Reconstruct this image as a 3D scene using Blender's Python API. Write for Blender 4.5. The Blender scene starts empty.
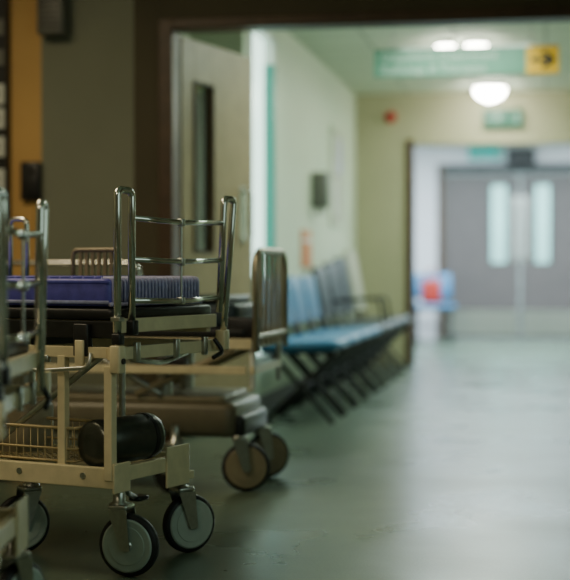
import bpy, bmesh, math, random
from mathutils import Vector, Matrix
random.seed(4)
A = math.radians(10.17)

# ------------------------------------------------------------ materials
MATS = {}
def mat(name, col, rough=0.5, metal=0.0, var=0.08, scale=30, emit=None, es=0, bump=0.0, trans=0, coat=0):
    if name in MATS: return MATS[name]
    m = bpy.data.materials.new(name); m.use_nodes = True
    nt = m.node_tree; b = nt.nodes['Principled BSDF']
    tc = nt.nodes.new('ShaderNodeTexCoord')
    n = nt.nodes.new('ShaderNodeTexNoise'); n.inputs['Scale'].default_value = scale; n.inputs['Detail'].default_value = 4
    nt.links.new(tc.outputs['Object'], n.inputs['Vector'])
    r = nt.nodes.new('ShaderNodeValToRGB')
    c = col
    r.color_ramp.elements[0].position = 0.3; r.color_ramp.elements[1].position = 0.7
    r.color_ramp.elements[0].color = (c[0]*(1-var), c[1]*(1-var), c[2]*(1-var), 1)
    r.color_ramp.elements[1].color = (min(1, c[0]*(1+var)), min(1, c[1]*(1+var)), min(1, c[2]*(1+var)), 1)
    nt.links.new(n.outputs['Fac'], r.inputs['Fac'])
    nt.links.new(r.outputs['Color'], b.inputs['Base Color'])
    b.inputs['Roughness'].default_value = rough; b.inputs['Metallic'].default_value = metal
    b.inputs['Coat Weight'].default_value = coat
    if trans: b.inputs['Transmission Weight'].default_value = trans
    if emit:
        b.inputs['Emission Color'].default_value = (*emit, 1); b.inputs['Emission Strength'].default_value = es
    if bump:
        bp = nt.nodes.new('ShaderNodeBump'); bp.inputs['Strength'].default_value = bump; bp.inputs['Distance'].default_value = 0.002
        nt.links.new(n.outputs['Fac'], bp.inputs['Height']); nt.links.new(bp.outputs['Normal'], b.inputs['Normal'])
    MATS[name] = m; return m

M_chrome = mat('chrome', (.74,.73,.67), .15, 1, .04)
M_steel = mat('brushed_steel', (.50,.51,.47), .33, 1, .1, 60)
M_cream = mat('cream_enamel', (.70,.60,.38), .35, 0, .08, 25, coat=.2)
M_beige = mat('beige_plastic', (.30,.25,.16), .45, 0, .1, 20)
M_cover = mat('olive_base_cover', (.15,.13,.085), .4, 0, .1, 20)
M_black = mat('black_plastic', (.012,.012,.013), .4, 0, .2)
M_rubber = mat('wheel_rubber', (.015,.015,.017), .55, 0, .2)
M_hub = mat('wheel_hub_grey', (.42,.50,.45), .35, .1, .06)
M_viol = mat('violet_vinyl', (.10,.09,.42), .5, 0, .15, 40, bump=.4)
M_viol2 = mat('lavender_rib', (.38,.37,.58), .4, 0, .2, 60)
M_dark = mat('dark_steel', (.022,.022,.022), .4, .3, .2)
M_tank = mat('cylinder_dark_paint', (.07,.075,.062), .30, .6, .2, 20)
M_brass = mat('tan_wire', (.46,.36,.19), .4, .4, .1)
M_white = mat('white_plastic', (.70,.72,.66), .4, 0, .03)
M_brown = mat('brown_slats', (.24,.19,.12), .4, .2, .2, 15)
M_bar = mat('tan_metal_bars', (.42,.37,.27), .3, .7, .1, 15)
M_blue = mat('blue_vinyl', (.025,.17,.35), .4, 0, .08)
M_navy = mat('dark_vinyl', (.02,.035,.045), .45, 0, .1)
M_pale = mat('pale_vinyl', (.44,.45,.35), .45, 0, .08)
M_cwall = mat('corridor_wall_paint', (.60,.68,.53), .65, 0, .03, 3, bump=.1)
M_ewall = mat('end_wall_paint', (.42,.40,.26), .65, 0, .04, 3, bump=.1)
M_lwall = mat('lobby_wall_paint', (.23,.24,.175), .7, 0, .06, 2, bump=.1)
M_lint_shade = mat('lintel_brown_and_shade', (.085,.07,.038), .7, 0, .1, 3)
M_orange = mat('ochre_paint', (.66,.39,.13), .6, 0, .05, 3)
M_frame = mat('dark_wood_frame', (.075,.04,.018), .45, 0, .25, 12)
M_leaf = mat('oak_door_laminate', (.33,.25,.14), .45, 0, .12, 8)
M_fdoor = mat('grey_mauve_door', (.115,.095,.093), .5, 0, .06, 5)
M_fwall = mat('far_wall_white', (.75,.73,.77), .6, 0, .03, 3)
M_teal = mat('teal_frame', (.02,.26,.21), .4, 0, .05)
M_glass = mat('frosted_pane', (.6,.75,.7), .3, 0, .03, 5, emit=(.72,1,.88), es=2.2)  # pane emission stands in for daylight coming through the glass
M_dglass = mat('dark_wired_glass', (.03,.03,.025), .1, 0, .05, coat=.5)
M_pane = mat('clear_pane', (.72,.96,.93), .02, 0, .01, trans=1)
M_sign = mat('sign_green', (.07,.21,.14), .45, 0, .04)
M_sigt = mat('sign_lettering', (.42,.50,.42), .5, 0, .03)
M_yel = mat('sign_yellow', (.70,.37,.0), .5, 0, .03)
M_exit = mat('exit_green', (.0,.09,.055), .4, 0, .03, emit=(0,.35,.2), es=.05)
M_exit2 = mat('exit_teal_lit', (.0,.25,.22), .4, 0, .03, emit=(0,.7,.6), es=.3)
M_exw = mat('exit_white', (.18,.34,.27), .4, 0, .03, emit=(.5,.9,.75), es=.05)
M_red = mat('red_plastic', (.40,.03,.02), .4, 0, .05)
M_ora2 = mat('orange_card', (.65,.20,.03), .5, 0, .05)
M_lamp = mat('lamp_glass', (1,1,1), .4, 0, 0, emit=(1,1,.84), es=60)
M_grey = mat('grey_metal_box', (.16,.16,.14), .45, .2, .06)
M_base = mat('baseboard_vinyl', (.10,.10,.075), .5, 0, .1)

def floor_mat():
    m = bpy.data.materials.new('floor_vinyl'); m.use_nodes = True
    nt = m.node_tree; b = nt.nodes['Principled BSDF']
    tc = nt.nodes.new('ShaderNodeTexCoord')
    n = nt.nodes.new('ShaderNodeTexNoise'); n.inputs['Scale'].default_value = 140; n.inputs['Detail'].default_value = 3
    n2 = nt.nodes.new('ShaderNodeTexNoise'); n2.inputs['Scale'].default_value = 1.6; n2.inputs['Detail'].default_value = 5
    for q in (n, n2): nt.links.new(tc.outputs['Object'], q.inputs['Vector'])
    r = nt.nodes.new('ShaderNodeValToRGB')
    r.color_ramp.elements[0].position=.35; r.color_ramp.elements[1].position=.65
    r.color_ramp.elements[0].color=(.075,.108,.078,1); r.color_ramp.elements[1].color=(.105,.145,.106,1)
    nt.links.new(n.outputs['Fac'], r.inputs['Fac']); nt.links.new(r.outputs['Color'], b.inputs['Base Color'])
    mr = nt.nodes.new('ShaderNodeMapRange'); mr.inputs['From Min'].default_value=.3; mr.inputs['From Max'].default_value=.7
    mr.inputs['To Min'].default_value=.24; mr.inputs['To Max'].default_value=.36
    nt.links.new(n2.outputs['Fac'], mr.inputs['Value']); nt.links.new(mr.outputs['Result'], b.inputs['Roughness'])
    bp = nt.nodes.new('ShaderNodeBump'); bp.inputs['Strength'].default_value=.15; bp.inputs['Distance'].default_value=.001
    nt.links.new(n.outputs['Fac'], bp.inputs['Height']); nt.links.new(bp.outputs['Normal'], b.inputs['Normal'])
    return m
M_floor = floor_mat()
def ceil_mat():
    m = bpy.data.materials.new('ceiling_tiles'); m.use_nodes = True
    nt = m.node_tree; b = nt.nodes['Principled BSDF']
    tc = nt.nodes.new('ShaderNodeTexCoord')
    br = nt.nodes.new('ShaderNodeTexBrick'); br.offset = 0
    br.inputs['Color1'].default_value=(.60,.66,.54,1); br.inputs['Color2'].default_value=(.64,.70,.57,1); br.inputs['Mortar'].default_value=(.38,.43,.36,1)
    br.inputs['Scale'].default_value=1; br.inputs['Brick Width'].default_value=.6; br.inputs['Row Height'].default_value=.6; br.inputs['Mortar Size'].default_value=.012
    nt.links.new(tc.outputs['Object'], br.inputs['Vector']); nt.links.new(br.outputs['Color'], b.inputs['Base Color'])
    b.inputs['Roughness'].default_value=.8
    return m
M_ceil = ceil_mat()

# ------------------------------------------------------------ builder
COL = bpy.context.scene.collection
def empty(name, loc=(0,0,0), rz=0):
    e = bpy.data.objects.new(name, None); e.location = loc; e.rotation_euler = (0,0,rz); e.empty_display_size=.1
    COL.objects.link(e); return e

class B:
    def __init__(s): s.bm = bmesh.new(); s.mats = []
    def mi(s, m):
        if m not in s.mats: s.mats.append(m)
        return s.mats.index(m)
    def poly(s, vs, faces, m, smooth=False, M=None):
        i = s.mi(m); bv = [s.bm.verts.new(M @ Vector(v) if M else Vector(v)) for v in vs]
        for f in faces:
            try:
                fc = s.bm.faces.new([bv[k] for k in f]); fc.material_index = i; fc.smooth = smooth
            except ValueError: pass
    def box(s, c, d, m, rot=None, M=None):
        hx,hy,hz = d[0]/2,d[1]/2,d[2]/2
        T = Matrix.Translation(c)
        if rot: T = T @ Matrix.Rotation(rot[2],4,'Z') @ Matrix.Rotation(rot[1],4,'Y') @ Matrix.Rotation(rot[0],4,'X')
        if M: T = M @ T
        vs = [(x,y,z) for x in(-hx,hx) for y in(-hy,hy) for z in(-hz,hz)]
        s.poly(vs, [(0,1,3,2),(4,6,7,5),(0,4,5,1),(2,3,7,6),(0,2,6,4),(1,5,7,3)], m, M=T)
    def bb(s, a, b, m):
        s.box([(a[i]+b[i])/2 for i in range(3)], [abs(b[i]-a[i]) for i in range(3)], m)
    def rbox(s, c, d, r, m, M=None, rot=None, seg=3):
        T = Matrix.Translation(c)
        if rot: T = T @ Matrix.Rotation(rot[2],4,'Z') @ Matrix.Rotation(rot[1],4,'Y') @ Matrix.Rotation(rot[0],4,'X')
        if M: T = M @ T
        hx,hy,hz = d[0]/2,d[1]/2,d[2]/2; r=min(r,hx*.98,hy*.98); e = min(r*.5, hz*.8)
        rings = []
        for (ins,z) in ((e,-hz),(e*.3,-hz+e*.3),(0,-hz+e),(0,hz-e),(e*.3,hz-e*.3),(e,hz)):
            ring=[]
            for (sx,sy,a0) in ((1,1,0),(-1,1,90),(-1,-1,180),(1,-1,270)):
                for k in range(seg+1):
                    a = math.radians(a0+90*k/seg); rr = r
                    ring.append((sx*(hx-rr)+math.cos(a)*(rr-ins), sy*(hy-rr)+math.sin(a)*(rr-ins), z))
            rings.append(ring)
        n = len(rings[0]); vs = [v for q in rings for v in q]; fs=[]
        for j in range(len(rings)-1):
            for k in range(n): fs.append((j*n+k, j*n+(k+1)%n, (j+1)*n+(k+1)%n, (j+1)*n+k))
        fs.append(tuple(reversed(range(n)))); fs.append(tuple((len(rings)-1)*n+k for k in range(n)))
        s.poly(vs, fs, m, True, T)
    def cyl(s, p1, p2, r, m, n=20, r2=None, smooth=True):
        s.lathe(p1, p2, [(0,r),(1,r if r2 is None else r2)], m, n)
    def lathe(s, p1, p2, prof, m, n=24):
        p1=Vector(p1);p2=Vector(p2); ax=p2-p1; z=ax.normalized()
        x = z.orthogonal().normalized(); y=z.cross(x)
        vs=[];fs=[]
        for (f,r) in prof:
            c=p1+ax*f
            for k in range(n):
                a=2*math.pi*k/n; vs.append(c+(x*math.cos(a)+y*math.sin(a))*r)
        q=len(prof)
        for j in range(q-1):
            for k in range(n): fs.append((j*n+k,j*n+(k+1)%n,(j+1)*n+(k+1)%n,(j+1)*n+k))
        s.poly(vs,fs,m,True)
        s.poly([vs[k] for k in range(n)],[tuple(reversed(range(n)))],m)
        s.poly([vs[(q-1)*n+k] for k in range(n)],[tuple(range(n))],m)
    def tube(s, pts, r, m, fil=0.03, n=10, closed=False):
        P=[Vector(p) for p in pts]; out=[P[0]]
        for i in range(1,len(P)-1):
            a,b,c=P[i-1],P[i],P[i+1]
            d1=(a-b);d2=(c-b); f=min(fil,d1.length*.49,d2.length*.49)
            s1=b+d1.normalized()*f; s2=b+d2.normalized()*f
            for k in range(7):
                t=k/6; out.append(s1*(1-t)**2+b*2*t*(1-t)+s2*t*t)
        out.append(P[-1])
        o2=[out[0]]
        for p in out[1:]:
            if (p-o2[-1]).length>1e-5: o2.append(p)
        out=o2
        vs=[];fs=[]; x=None
        for i,p in enumerate(out):
            t=(out[min(i+1,len(out)-1)]-out[max(i-1,0)]).normalized()
            if x is None: x=t.orthogonal().normalized()
            else: x=(x-t*x.dot(t)).normalized()
            y=t.cross(x)
            for k in range(n):
                a=2*math.pi*k/n; vs.append(p+(x*math.cos(a)+y*math.sin(a))*r)
        q=len(out)
        for j in range(q-1):
            for k in range(n): fs.append((j*n+k,j*n+(k+1)%n,(j+1)*n+(k+1)%n,(j+1)*n+k))
        fs.append(tuple(reversed(range(n)))); fs.append(tuple((q-1)*n+k for k in range(n)))
        s.poly(vs,fs,m,True)
    def done(s, name, parent=None, bevel=0, loc=(0,0,0), rz=0):
        bmesh.ops.recalc_face_normals(s.bm, faces=s.bm.faces[:])
        me=bpy.data.meshes.new(name); s.bm.to_mesh(me); s.bm.free()
        for m in s.mats: me.materials.append(m)
        o=bpy.data.objects.new(name,me); COL.objects.link(o)
        o.location=loc; o.rotation_euler=(0,0,rz)
        if parent: o.parent=parent
        if bevel:
            bv=o.modifiers.new('bevel','BEVEL'); bv.width=bevel; bv.segments=2; bv.limit_method='ANGLE'; bv.angle_limit=math.radians(50)
        return o

def text(name, body, size, m, loc, parent, align='LEFT', ext=.001):
    cu=bpy.data.curves.new(name,'FONT'); cu.body=body; cu.size=size; cu.extrude=ext; cu.align_x=align
    o=bpy.data.objects.new(name+'_c',cu); COL.objects.link(o)
    bpy.context.view_layer.update()
    me=bpy.data.meshes.new_from_object(o.evaluated_get(bpy.context.evaluated_depsgraph_get()))
    bpy.data.objects.remove(o)
    me.materials.clear(); me.materials.append(m); me.name=name
    t=bpy.data.objects.new(name,me); COL.objects.link(t); t.parent=parent; t.location=loc; t.rotation_euler=(math.pi/2,0,0)
    return t

# ------------------------------------------------------------ room shell
XL=-1.673; XR=1.1; Y1=6.89; Y2=12.9; Y3=17.8; LX=-3.7; HC=2.42; HN=2.7; YA=8.0; XA=-1.98
def slab(name,a,b,m,bevel=0):
    q=B(); q.bb(a,b,m); return q.done(name,bevel=bevel)
slab('floor',(LX-.1,-2.1,-.1),(2.6,21,0),M_floor)
slab('ceiling_lobby',(LX,-2,HN),(XR,Y1,HN+.1),M_ceil)
slab('ceiling_corridor',(XA,Y1+.12,HC),(XR,Y2,HC+.1),M_ceil)
slab('ceiling_far',(-2.7,Y2+.12,HC),(2.5,21,HC+.1),M_ceil)
slab('wall_left_lobby',(LX-.1,-2,0),(LX,Y1,HN),M_lwall)
slab('wall_right_lobby',(XR,-2,0),(XR+.1,Y1+.12,HN),M_lwall)
slab('wall_back',(LX,-2.1,0),(XR,-2,HN),M_lwall)
q=B()
q.bb((LX,Y1,0),(-2.645,Y1+.12,HN),M_lint_shade)
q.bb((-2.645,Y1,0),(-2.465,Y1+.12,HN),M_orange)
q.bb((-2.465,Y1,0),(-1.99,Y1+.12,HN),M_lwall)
q.bb((-1.99,Y1+.0,0),(-1.86,Y1+.12,HN),M_lint_shade)  # shading next to the door frame, coloured in as a dark wall strip
q.bb((-1.86,Y1+.002,2.06),(XR,Y1+.12,HN),M_lint_shade)
q.done('wall_cross')
q=B()
q.bb((-1.86,Y1-.02,0),(-1.79,Y1+.14,2.075),M_frame)
q.bb((-1.79,Y1-.02,2.025),(XR,Y1+.14,2.075),M_frame)
q.done('trim_door_frame',bevel=.004)
q=B(); q.bb((XA-.1,Y1+.12,0),(XA,YA,HC),M_cwall); q.bb((XA-.1,YA,0),(XL-.12,YA+.1,HC),M_cwall); q.done('wall_left_alcove')
WY0,WY1,WZ0,WZ1=8.12,8.90,.30,2.30
q=B()
q.bb((XL-.12,YA,0),(XL,WY0,HC),M_cwall); q.bb((XL-.12,WY1,0),(XL,Y2+.12,HC),M_cwall)
q.bb((XL-.12,WY0,0),(XL,WY1,WZ0),M_cwall); q.bb((XL-.12,WY0,WZ1),(XL,WY1,HC),M_cwall)
q.done('wall_left')
q=B()
for a,b,mm in (((WY0,WZ0),(WY0+.05,WZ1),M_white),((WY1-.08,WZ0),(WY1,2.12),M_teal),((WY1-.08,2.12),(WY1,WZ1),M_white),((WY0,WZ0),(WY1,WZ0+.05),M_white),((WY0,WZ1-.04),(WY1,WZ1),M_white)):
    q.bb((XL-.06,a[0],a[1]),(XL+.02,b[0],b[1]),mm)
q.bb((XL-.05,WY0+.05,WZ0+.05),(XL-.04,WY1-.08,WZ1-.04),M_glass)
q.done('window_1',bevel=.003)
slab('wall_right',(XR,Y1+.12,0),(XR+.1,Y2+.12,HC),M_cwall)
slab('baseboard_left',(XL,YA,0),(XL+.015,Y2,.1),M_base)
slab('baseboard_right',(XR-.015,Y1+.2,0),(XR,Y2,.1),M_base)
OX0,OX1,OH=-1.2,.6,1.99
q=B()
q.bb((XL,Y2,0),(OX0,Y2+.12,HC),M_ewall); q.bb((OX1,Y2,0),(XR,Y2+.12,HC),M_ewall); q.bb((OX0,Y2,OH),(OX1,Y2+.12,HC),M_ewall)
q.done('wall_end')
q=B()
q.bb((OX0-.02,Y2-.02,0),(OX0+.05,Y2+.14,OH+.02),M_frame); q.bb((OX1-.05,Y2-.02,0),(OX1+.02,Y2+.14,OH+.02),M_frame)
q.bb((OX0+.05,Y2-.02,OH-.03),(OX1-.05,Y2+.14,OH+.02),M_ewall)
q.done('trim_end_opening',bevel=.004)
slab('wall_far_left',(-2.8,Y2+.12,0),(-2.7,21,HC),M_fwall)
slab('wall_far_right',(2.5,Y2+.12,0),(2.6,21,HC),M_fwall)
q=B(); q.bb((-2.7,Y2+.12,0),(XL-.12,Y2+.2,HC),M_fwall); q.bb((XR+.1,Y2+.12,0),(2.5,Y2+.2,HC),M_fwall); q.done('wall_far_near')
q=B()
DX0,DX1,DH=-1.27,.67,2.06
q.bb((-2.7,Y3,0),(DX0,Y3+.1,HC),M_fwall); q.bb((DX1,Y3,0),(2.5,Y3+.1,HC),M_fwall); q.bb((DX0,Y3,DH+.04),(DX1,Y3+.1,HC),M_fwall)
q.done('wall_far')
slab('wall_far_back',(-2.7,21,0),(2.5,21.1,HC),M_fwall)
q=B()
q.bb((DX0-.03,Y3-.03,0),(DX0+.05,Y3+.11,DH+.08),M_frame); q.bb((DX1-.05,Y3-.03,0),(DX1+.03,Y3+.11,DH+.08),M_frame)
q.bb((DX0+.05,Y3-.03,DH-.04),(DX1-.05,Y3+.11,DH+.08),M_black)
q.done('trim_far_door_frame',bevel=.004)
def far_leaf(name,x0,x1,wx0,wx1,hx):
    q=B(); y0,y1=Y3+.02,Y3+.065; z0,z1=.01,DH-.05; a,b=.94,1.88
    q.bb((x0,y0,z0),(wx0,y1,z1),M_fdoor); q.bb((wx1,y0,z0),(x1,y1,z1),M_fdoor)
    q.bb((wx0,y0,z0),(wx1,y1,a),M_fdoor); q.bb((wx0,y0,b),(wx1,y1,z1),M_fdoor)
    q.bb((wx0,y0+.02,a),(wx1,y0+.025,b),M_pane)
    for X in (wx0-.022,wx1+.002): q.bb((X,y0-.008,a-.01),(X+.02,y0,b+.01),M_black)
    q.bb((x0+.03,y0-.006,.06),(x1-.03,y0,.36),M_steel)
    q.bb((hx-.035,y0-.005,.95),(hx+.035,y0,1.75),M_steel)
    q.tube([(hx,y0,1.0),(hx,y0-.05,1.0),(hx,y0-.05,1.6),(hx,y0,1.6)],.018,M_white,.02)
    q.done(name)
far_leaf('door_2',DX0+.055,-.305,-.645,-.465,-.36)
far_leaf('door_3',-.295,DX1-.055,-.12,.05,-.24)
q=B(); W=.82; zt=2.015; s0,s1,a,b=.14,.33,.95,1.80
q.bb((0,0,.01),(s0,.044,zt),M_leaf); q.bb((s1,0,.01),(W,.044,zt),M_leaf)
q.bb((s0,0,.01),(s1,.044,a),M_leaf); q.bb((s0,0,b),(s1,.044,zt),M_leaf)
q.bb((s0,.018,a),(s1,.024,b),M_dglass)
for X in (s0-.016,s1): q.bb((X,-.010,a-.01),(X+.016,0,b+.01),M_frame)
q.bb((s0,-.008,b),(s1,0,b+.012),M_frame); q.bb((s0,-.008,a-.012),(s1,0,a),M_frame)
q.bb((.66,-.004,1.0),(.74,0,1.3),M_steel)
q.tube([(.70,0,1.02),(.70,-.05,1.02),(.70,-.05,1.28),(.70,0,1.28)],.01,M_chrome,.02)
q.done('door_1',bevel=.002,loc=(-1.785,Y1+.15,0),rz=math.radians(76))

# ------------------------------------------------------------ ceiling lamps and added fill lights
def lamp(loc,r,h):
    e=empty('ceiling_lamp',loc)
    q=B(); q.lathe((0,0,0),(0,0,-.03),[(0,r*1.08),(1,r*1.08)],M_white,32); q.done('rim',e)
    q=B(); q.lathe((0,0,-.03),(0,0,-.03-h),[(0,r),(.3,r*.97),(.6,r*.82),(.85,r*.5),(1,r*.12)],M_lamp,32); q.done('diffuser',e)
lamp((-.68,10.04,HC),.065,.07); lamp((-.47,10.04,HC),.075,.08)
lamp((-.467,12.45,HC),.13,.11)
lamp((-.5,7.9,HC),.10,.06)
def area(name,loc,rot,sx,sy,p,col):
    l=bpy.data.lights.new(name,'AREA'); l.shape='RECTANGLE'; l.size=sx; l.size_y=sy; l.energy=p; l.color=col
    o=bpy.data.objects.new(name,l); COL.objects.link(o); o.location=loc; o.rotation_euler=rot; return o
area('light_corridor_a',(-.5,8.3,HC-.16),(0,0,0),.8,1.4,32,(.80,1,.84))
area('light_corridor_b',(-.3,11.3,HC-.16),(0,0,0),1.0,2.0,34,(.84,1,.82))
area('light_far',(-.3,15.2,HC-.05),(0,0,0),3.4,3.0,420,(.74,.92,1))
area('light_behind_doors',(-.3,19.6,HC-.05),(0,0,0),3,1.6,260,(.60,1,.97))
area('light_lobby_a',(-2.6,4.2,HN-.05),(0,0,0),1.0,1.6,42,(1,.84,.54))
area('light_lobby_front_fill',(-1.9,.9,HN-.05),(0,0,0),1.0,1.0,36,(1,.86,.60))  # added fill from the camera side for the trolley fronts, no fixture
area('light_lobby_side_fill',(XR-.05,2.4,1.5),(0,math.radians(90),0),1.4,2.2,10,(.70,1,.90))  # added cool fill for floor and wheel rims; this wall has no window
w=bpy.data.worlds.new('dim_world'); bpy.context.scene.world=w; w.use_nodes=True
w.node_tree.nodes['Background'].inputs[0].default_value=(.5,.6,.55,1); w.node_tree.nodes['Background'].inputs[1].default_value=.05

# ------------------------------------------------------------ signs
e=empty('hanging_direction_sign',(-.49,9.1,2.145))
q=B(); q.box((-.1,0,0),(.94,.03,.17),M_sign); q.box((.47,0,0),(.20,.031,.17),M_yel)
q.box((-.0,0,.089),(1.14,.036,.008),M_steel)
q.cyl((-.45,0,.09),(-.45,0,.275),.006,M_steel); q.cyl((.4,0,.09),(.4,0,.275),.006,M_steel)
q.done('panel',e)
text('line_1','Outpatients Department',.072,M_sigt,(-.53,-.018,.015),e)
text('line_2','Radiology & Therapies',.072,M_sigt,(-.53,-.018,-.065),e)
q=B(); q.box((.465,-.018,0),(.13,.003,.026),M_black)
q.box((.505,-.018,.024),(.085,.003,.026),M_black,(0,math.radians(40),0)); q.box((.505,-.018,-.024),(.085,.003,.026),M_black,(0,math.radians(-40),0))
q.done('arrow',e)
def exit_sign(loc,w,h,m):
    e=empty('exit_sign',loc)
    q=B(); q.box((0,0,0),(w,.05,h),m); q.done('panel',e,bevel=.004)
    q=B(); s=h*.8; y=-.028; X=-.1*w
    q.cyl((X+.02*s,y+.002,.33*s),(X+.02*s,y-.002,.33*s),.09*s,M_exw,14)
    def bar(x0,z0,x1,z1,t):
        L=math.hypot(x1-x0,z1-z0); a=math.atan2(z1-z0,x1-x0)
        q.box((X+(x0+x1)/2*s,y,(z0+z1)/2*s),(L*s,.003,t*s),M_exw,(0,-a,0))
    bar(0,.24,-.06,-.05,.14); bar(-.05,.2,-.25,.08,.06); bar(-.02,.2,.18,.12,.06)
    bar(-.06,-.05,.12,-.2,.08); bar(.12,-.2,.08,-.42,.07); bar(-.06,-.05,-.18,-.28,.08); bar(-.18,-.28,-.38,-.3,.07)
    q.box((w*.38,y,0),(.28*s,.003,.8*s),M_exw)
    q.box((-w*.36,y,0),(.3*s,.003,.08*s),M_exw); q.box((-w*.36-.08*s,y,.07*s),(.22*s,.003,.07*s),M_exw,(0,math.radians(-40),0)); q.box((-w*.36-.08*s,y,-.07*s),(.22*s,.003,.07*s),M_exw,(0,math.radians(40),0))
    q.done('pictogram',e)
exit_sign((-.37,Y2-.026,2.18),.34,.16,M_exit)
exit_sign((-.72,Y3-.03,2.28),.40,.18,M_exit2)
q=B(); q.rbox((-.29,Y3-.06,2.2),(.34,.12,.22),.02,M_black); q.done('door_closer_unit')
q=B(); q.lathe((0,.003,0),(0,-.06,0),[(0,.055),(.4,.05),(.8,.035),(1,.02)],M_red); q.done('fire_alarm_sounder',loc=(-1.36,Y2,2.21))
e=empty('hand_gel_dispenser',(XL,10.45,1.43))
q=B(); q.rbox((.06,0,0),(.12,.13,.26),.02,M_grey); q.box((.06,0,-.15),(.07,.07,.05),M_white); q.done('body',e)
q=B(); q.box((.006,0,0),(.012,.42,.26),M_ora2); q.box((.013,0,.06),(.002,.32,.03),M_white); q.done('orange_notice',loc=(XL,10.15,1.0))
q=B(); q.box((.01,0,0),(.02,.62,.8),M_cwall); q.box((.021,0,0),(.004,.56,.74),M_pale)
for k in range(4): q.box((.025,-.16+.3*(k%2),-.17+.34*(k//2)),(.003,.21,.29),[M_white,M_pale,M_white,M_viol2][k])
q.done('notice_board',loc=(XL,11.6,1.6))
e=empty('wall_speaker',(-2.38,Y1,2.12))
q=B(); q.rbox((0,-.06,0),(.14,.12,.24),.02,M_grey); q.done('case',e)
q=B(); 
for k in range(7): q.box((0,-.122,-.08+.026*k),(.1,.006,.010),M_dark)
q.done('grille',e)
e=empty('card_reader',(-2.51,Y1,1.29))
q=B(); q.rbox((0,-.025,0),(.10,.05,.19),.012,M_black); q.box((0,-.052,.05),(.06,.004,.04),M_dark)
q.bb((-.01,-.014,-1.289),(.01,-.001,-.09),M_orange); q.done('case',e)
e=empty('service_trunking',(-2.675,Y1,0))
q=B(); q.box((0,-.03,1.35),(.10,.06,2.6),M_dark); q.bb((-.05,-.06,0),(.05,0,.06),M_dark)
for z in (1.30,1.46,1.60,1.72): q.box((.0,-.066,z),(.085,.012,.10),M_white); q.box((0,-.073,z),(.03,.004,.03),M_grey)
for z in (1.9,2.05): q.box((.0,-.066,z),(.085,.012,.08),M_grey)
q.done('panel',e,bevel=.003)

# ------------------------------------------------------------ castor
def castor(q, p, top, yaw, r=.088, hub=M_hub, off=.03):
    f=Vector((math.cos(yaw),math.sin(yaw),0)); ax=Vector((-math.sin(yaw),math.cos(yaw),0))
    c=Vector((p[0],p[1],r))
    w=.016
    q.lathe(c-ax*w,c+ax*w,[(0,r*.86),(.06,r*.93),(.2,r*.985),(.5,r),(.8,r*.985),(.94,r*.93),(1,r*.86)],M_rubber,40)
    for sg in (1,-1):
        q.lathe(c+ax*sg*(w-.002),c+ax*sg*(w+.004),[(0,r*.85),(.7,r*.84),(1,r*.79)],hub,40)
        q.lathe(c+ax*sg*(w+.003),c+ax*sg*(w+.006),[(0,r*.62),(1,r*.60)],hub,40)
        q.lathe(c+ax*sg*(w+.003),c+ax*sg*(w+.010),[(0,r*.22),(1,r*.16)],M_steel,20)
    piv=c-f*off
    for sg in (1,-1):
        o=ax*sg*(w+.012)
        vs=[c+o+f*.014-Vector((0,0,.012)),c+o-f*.012-Vector((0,0,.012)),piv+o-f*.022+Vector((0,0,r+.012)),piv+o+f*.034+Vector((0,0,r+.012))]
        vs=[Vector(v) for v in vs]; t=ax*sg*.004
        V=vs+[v+t for v in vs]
        q.poly(V,[(0,1,2,3),(7,6,5,4),(0,4,5,1),(1,5,6,2),(2,6,7,3),(3,7,4,0)],M_steel)
    zt=r+r+.012
    M=Matrix.Translation((piv.x,piv.y,0))@Matrix.Rotation(yaw,4,'Z')
    q.rbox((.006,0,zt+.006),(.062,.064,.016),.012,M_steel,M=M)
    q.lathe((piv.x,piv.y,zt),(piv.x,piv.y,top),[(0,.026),(.25,.026),(.3,.017),(1,.017)],M_steel,20)

# ------------------------------------------------------------ trolleys
def end_rail(q, W, lo, hi, s0=-.02):
    t=-.03; r=.0105
    q.tube([(s0,t,lo),(s0,t,hi-.01),(s0+.012,t,hi),(s0+.058,t,hi),(s0+.07,t,hi-.01),(s0+.07,t,lo+.10)],r,M_chrome,.03,14)
    e0=W-.06; e1=W
    q.tube([(e0-.03,t,lo+.12),(e0,t,hi-.01),(e0+.01,t,hi),(e1-.01,t,hi),(e1,t,hi-.01),(e1-.07,t,lo+.02)],r,M_chrome,.03,14)
    for z in (hi-.075,hi-.19,hi-.305):
        q.tube([(s0+.07,t,z),(W*.5,t,z-.006),(e0-.004-(hi-z)*.05,t,z)],.008,M_chrome,.05,12)
        q.rbox((W*.5,t,z-.006),(.018,.02,.022),.004,M_steel)
    q.cyl((W*.5,t,hi-.305),(W*.5,t,hi-.075),.0035,M_steel,8)

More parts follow.
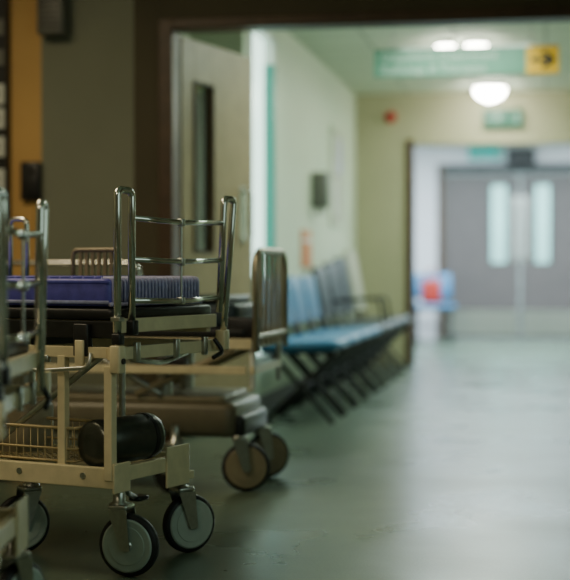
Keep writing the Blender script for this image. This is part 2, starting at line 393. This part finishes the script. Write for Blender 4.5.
def trolley(name, loc, rz, dz=0, W=.62, L=1.9, mattress=True, extra=True, bw=.34):
    e=empty(name,(loc[0],loc[1],0),rz); D=.55
    q=B(); end_rail(q,W,.60+dz,1.07+dz); q.done('end_rail',e)
    q=B()
    q.rbox((-.02,-.03,.605+dz),(.034,.034,.075),.006,M_cream); q.cyl((-.02,-.052,.60+dz),(-.02,-.044,.60+dz),.008,M_black)
    q.rbox((D-.0,-.03,.635+dz),(.034,.034,.06),.006,M_cream)
    q.rbox((.05,-.03,.69+dz),(.03,.03,.04),.006,M_black)
    q.rbox((-.018,-.03,.66+dz),(.028,.028,.03),.005,M_black)
    q.box((-.02,-.03,.715+dz),(.026,.03,.012),M_steel)
    q.bb((-.032,-.018,.27),(-.006,.008,.585+dz),M_cream)
    q.done('rail_sockets',e,bevel=.002)
    q=B()
    q.rbox((D/2,L/2,.727+dz),(D-.01,L,.034),.02,M_black)
    q.bb((.0,-.022,.675+dz),(D-.02,.0,.715+dz),M_cream)
    q.bb((.0,L-.02,.675+dz),(D-.02,L+.002,.715+dz),M_cream)
    q.bb((.005,.0,.66+dz),(.03,L-.02,.708+dz),M_dark)
    q.bb((D-.045,.0,.66+dz),(D-.02,L-.02,.708+dz),M_cream)
    q.done('deck',e,bevel=.003)
    q=B()
    q.bb((-.01,-.015,.600+dz),(D+.01,.012,.636+dz),M_cream)
    q.bb((-.01,.012,.605+dz),(.014,L*.85,.636+dz),M_cream)
    q.bb((D-.07,.012,.605+dz),(D-.045,L*.85,.636+dz),M_cream)
    q.bb((-.01,L*.85,.605+dz),(D-.045,L*.85+.025,.636+dz),M_cream)
    for s in (.09,.30,.46): q.rbox((s,-.02,.62+dz),(.022,.014,.055),.004,M_steel)
    q.rbox((.0,.10,.655+dz),(.03,.05,.09),.006,M_black); q.rbox((-.015,.10,.62+dz),(.012,.03,.07),.004,M_cream)
    q.rbox((-.008,.27,.60+dz),(.02,.12,.02),.005,M_steel)
    q.tube([(-.02,.06,.62+dz),(-.03,.06,.58+dz),(-.03,.24,.565+dz),(-.02,.28,.58+dz)],.006,M_steel,.02)
    for t in (.42,.5): q.cyl((-.024,t,.622+dz),(-.008,t,.622+dz),.012,M_black)
    q.tube([(.08,-.006,.60+dz),(.30,.03,.575+dz),(.44,.03,.60+dz)],.008,M_steel,.05)
    q.tube([(.50,-.03,.64+dz),(.52,-.05,.60+dz),(.46,-.05,.585+dz)],.007,M_black,.02)
    q.done('sub_frame',e,bevel=.002)
    q=B()
    for t in (.45,1.45):
        q.rbox((bw/2,t,.37),(.15,.15,.16),.02,M_beige)
        q.cyl((bw/2,t,.40),(bw/2,t,.60+dz),.045,M_steel,28); q.cyl((bw/2,t,.5),(bw/2,t,.68+dz),.032,M_chrome,28)
    q.bb((.0,.42,.62+dz),(D-.06,.48,.65+dz),M_dark); q.bb((.0,1.42,.62+dz),(D-.06,1.48,.65+dz),M_dark)
    q.bb((-.012,.155,.30),(.012,.18,.61+dz),M_cream)
    q.cyl((bw,.20,.30),(bw,.20,.61+dz),.010,M_steel,12)
    q.tube([(.02,.05,.61+dz),(.02,.45,.33)],.009,M_steel)
    q.done('lift_columns',e,bevel=.002)
    q=B(); BL=1.6
    q.bb((-.028,-.02,.248),(-.006,BL,.305),M_cream); q.bb((bw,-.02,.248),(bw+.022,BL,.305),M_cream)
    q.bb((-.006,-.02,.262),(bw,.004,.305),M_cream); q.bb((-.006,BL-.024,.262),(bw,BL,.305),M_cream)
    q.bb((bw-.10,-.026,.215),(bw+.024,-.018,.335),M_cream); q.bb((bw+.022,-.02,.225),(bw+.06,.05,.25),M_cream)
    q.bb((-.03,-.026,.235),(.05,-.018,.318),M_cream)
    q.bb((-.02,.43,.255),(bw,.47,.285),M_cream); q.bb((-.02,1.15,.255),(bw,1.19,.285),M_cream)
    for t in (.08,.3): q.cyl((-.032,t,.28),(-.026,t,.28),.009,M_steel,12)
    if extra:
        q.tube([(.06,-.0,.27),(.10,.02,.22),(.20,.06,.19)],.008,M_steel,.03)
        q.rbox((.22,.06,.185),(.06,.04,.014),.01,M_black)
    q.done('base_frame',e,bevel=.003)
    q=B()
    castor(q,(.028,-.035),.25,math.radians(-80)+0,off=.03)
    castor(q,(bw+.06,.0),.25,math.radians(-27))
    castor(q,(.16,.44),.26,math.radians(150))
    castor(q,(.0,BL-.03),.25,math.radians(120)); castor(q,(bw-.02,BL-.05),.25,math.radians(80))
    q.done('castors',e)
    if extra:
        q=B(); s0,s1,t0,t1,z0,z1=.0,.20,.13,.46,.312,.405
        for z in (z0,z0+.035,z1):
            q.tube([(s0,t0,z),(s1,t0,z),(s1,t1,z),(s0,t1,z),(s0,t0,z)],.0035 if z<z1 else .005,M_brass,.02,8)
        n=13
        for k in range(n+1):
            t=t0+(t1-t0)*k/n; q.tube([(s0,t,z1),(s0,t,z0),(s1,t,z0),(s1,t,z1)],.0018,M_brass,.008,6)
        for k in range(9):
            s=s0+(s1-s0)*k/8; q.tube([(s,t0,z1),(s,t0,z0),(s,t1,z0),(s,t1,z1)],.0018,M_brass,.008,6)
        q.done('wire_basket',e)
        q=B()
        q.lathe((-.002,.075,.362),(.235,.018,.372),[(0,.03),(.01,.05),(.03,.062),(.06,.066),(.9,.066),(.95,.062),(.985,.05),(1,.035)],M_tank,36)
        q.lathe((.235,.018,.372),(.262,.012,.373),[(0,.018),(.4,.018),(.5,.026),(1,.024)],M_black,20)
        for f in (.12,.80):
            a=Vector((-.002,.075,.362)); b=Vector((.235,.018,.372)); q.lathe(a+(b-a)*f,a+(b-a)*(f+.05),[(0,.068),(1,.068)],M_dark,36)
        q.done('gas_cylinder',e)
    if mattress:
        q=B(); z0,z1=.748+dz,.826+dz; s0,s1=.01,.50; t0,t1=.02,L-.03
        q.rbox(((s0+s1)/2,(t0+t1)/2,(z0+z1)/2),(s1-s0,t1-t0,z1-z0),.02,M_viol)
        q.done('mattress',e)
        q=B()
        n=26
        for k in range(n):
            s=s0+.02+(s1-s0-.04)*k/(n-1)
            q.tube([(s,t0+.03,z1+.001),(s,t0-.003,z1-.001),(s,t0-.003,z0+.006)],.0055,M_viol2,.01,8)
        q.tube([(s0,t0-.004,z0+.006),(s1,t0-.004,z0+.006)],.006,M_viol2); q.tube([(s0+.01,t0+.03,z1),(s1,t0+.03,z1)],.003,M_viol2)
        for k in range(44):
            t=t0+.06+.04*k
            q.tube([(s0+.02,t,z1),(s1-.02,t,z1)],.006,M_viol,.01,6)
        q.tube([(s0-.002,t0,z0+.012),(s0-.002,t1,z0+.012)],.005,M_viol2); q.tube([(s0-.001,t0,z1-.01),(s0-.001,t1,z1-.01)],.004,M_viol)
        q.done('mattress_ribs',e)
        q=B(); s=D+.01
        q.tube([(s,.36,.74+dz),(s,.36,.915+dz),(s,.54,.915+dz),(s,.54,.74+dz)],.008,M_brown,.02)
        for k in range(6): q.box((s,.39+.024*k,.84+dz),(.008,.012,.14),M_brown)
        q.done('backrest_slats',e)
        q=B()
        q.tube([(s,.73,.66+dz),(s,.73,1.02+dz),(s,.80,1.02+dz),(s,.80,.70+dz)],.009,M_chrome,.025,12)
        q.tube([(s,1.50,.70+dz),(s,1.50,1.02+dz),(s,1.57,1.02+dz),(s,1.57,.66+dz)],.009,M_chrome,.025,12)
        for z in (.97,.87,.77): q.cyl((s,.80,z+dz),(s,1.50,z+dz),.007,M_chrome,10)
        q.done('side_rail',e)
    return e
T1=trolley('hospital_trolley',(-1.175,3.855),math.radians(72.4))
T0=trolley('hospital_trolley',(-1.128,2.80),math.radians(100),dz=-.06,W=.57,mattress=False,extra=False)

# ---- second style trolley: lowered bed with covered base
e=empty('hospital_bed',(-1.11,5.36,0),math.radians(88.5))
q=B()
q.rbox((.27,.75,.275),(.50,1.4,.13),.05,M_cover); q.rbox((.27,.75,.35),(.44,1.3,.03),.04,M_beige)
q.rbox((.27,.10,.25),(.44,.16,.08),.03,M_dark)
q.done('base_cover',e)
q=B()
for s in (.08,.46):
    castor(q,(s,.02),.26,math.radians(-75+18*(s>.3)),r=.094,hub=M_beige); castor(q,(s,1.5),.26,math.radians(70),r=.094,hub=M_beige)
castor(q,(.0,.30),.26,math.radians(60),r=.085,hub=M_dark)
q.done('castors',e)
q=B()
q.rbox((.28,.95,.61),(.56,1.9,.04),.02,M_dark)
q.bb((.0,-.02,.55),(.56,.0,.59),M_cream); q.bb((.0,.0,.55),(.025,1.88,.59),M_cream)
q.rbox((.04,.02,.625),(.06,.12,.09),.01,M_black)
q.tube([(.02,.05,.55),(.05,.45,.37)],.014,M_beige); q.tube([(.5,.05,.55),(.5,.45,.37)],.014,M_beige)
q.tube([(.02,.65,.55),(.05,.35,.37)],.014,M_steel)
q.bb((.0,-.03,.455),(.5,-.015,.485),M_cream); q.bb((-.01,.0,.455),(.01,.9,.485),M_cream)
q.cyl((.02,-.02,.40),(.02,-.02,.55),.012,M_white); q.rbox((.03,.3,.49),(.03,.12,.05),.008,M_black)
q.cyl((.5,-.02,.40),(.5,-.02,.55),.012,M_white)
for t in (.35,1.2): q.cyl((.1,t,.36),(.1,t,.60),.03,M_steel); q.cyl((.42,t,.36),(.42,t,.60),.03,M_steel)
q.done('frame',e,bevel=.002)
q=B(); q.rbox((.28,.95,.675),(.52,1.82,.09),.04,M_navy); q.rbox((.28,.95,.735),(.48,1.7,.03),.03,M_dark); q.done('mattress',e)
q=B(); t=-.04
q.tube([(-.01,t,.54),(-.01,t,.925),(.53,t,.925),(.53,t,.54)],.013,M_bar,.09,12)
for k in range(5): q.cyl((.08+.092*k,t,.56),(.08+.092*k,t,.92),.009,M_bar,10)
q.cyl((0,t,.60),(.53,t,.60),.010,M_bar)
q.done('footboard',e)
q=B()
q.tube([(.57,.6,.60),(.57,.6,.88),(.57,1.4,.88),(.57,1.4,.60)],.011,M_chrome,.06); 
q.tube([(.57,.6,.75),(.57,1.4,.75)],.009,M_chrome)
q.done('side_rail',e)

# ------------------------------------------------------------ chairs
def chair(loc, rz, ms, mb, bh=.84, arm=False):
    e=empty('waiting_chair',(loc[0],loc[1],0),rz)
    q=B(); q.rbox((0,0,.425),(.46,.49,.055),.05,ms,rot=(0,math.radians(-3),0)); q.done('seat',e)
    q=B(); zc=(bh+.52)/2; q.rbox((-.235,0,zc),(.045,.47,bh-.50),.02,mb,rot=(0,math.radians(-10),0)); q.done('back',e)
    q=B()
    for y in (-.20,.20):
        q.tube([(.20,y,.39),(-.18,y,.012)],.014,M_dark); q.tube([(-.215,y,.60),(-.16,y,.39),(.18,y,.012)],.014,M_dark,.04)
        q.tube([(-.19,y,.395),(.20,y,.395)],.011,M_dark)
        q.tube([(-.25,y,bh-.08),(-.215,y,.60)],.011,M_dark)
        q.cyl((.18,y,0),(.18,y,.02),.016,M_rubber,12); q.cyl((-.18,y,0),(-.18,y,.02),.016,M_rubber,12)
        if arm: q.tube([(-.21,y*1.18,.62),(.14,y*1.18,.64),(.17,y*1.18,.40)],.012,M_dark,.04)
    q.tube([(0.01,-.2,.2),(0.01,.2,.2)],.009,M_dark)
    q.done('frame',e)
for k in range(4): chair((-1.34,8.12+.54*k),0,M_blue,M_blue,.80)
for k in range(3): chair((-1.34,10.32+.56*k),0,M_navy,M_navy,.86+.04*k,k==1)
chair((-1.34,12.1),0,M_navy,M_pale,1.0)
chair((-1.28,16.9),math.radians(-80),M_blue,M_blue,.80); chair((-1.85,16.9),math.radians(-90),M_blue,M_blue,.80)
q=B(); q.rbox((0,0,.14),(.22,.16,.28),.05,M_red); q.tube([(-.07,0,.27),(-.05,0,.38),(.05,0,.38),(.07,0,.27)],.01,M_red,.03)
q.done('red_bag',loc=(-1.30,16.86,.46))

# ------------------------------------------------------------ camera
cd=bpy.data.cameras.new('camera'); cam=bpy.data.objects.new('camera',cd); COL.objects.link(cam)
cam.location=(0,0,.85); cam.rotation_euler=(math.radians(90-.79),0,A)
cd.sensor_fit='HORIZONTAL'; cd.sensor_width=36; cd.lens=91.6; cd.clip_start=.05
cd.dof.use_dof=True; cd.dof.focus_distance=4.12; cd.dof.aperture_fstop=1.8
bpy.context.scene.camera=cam
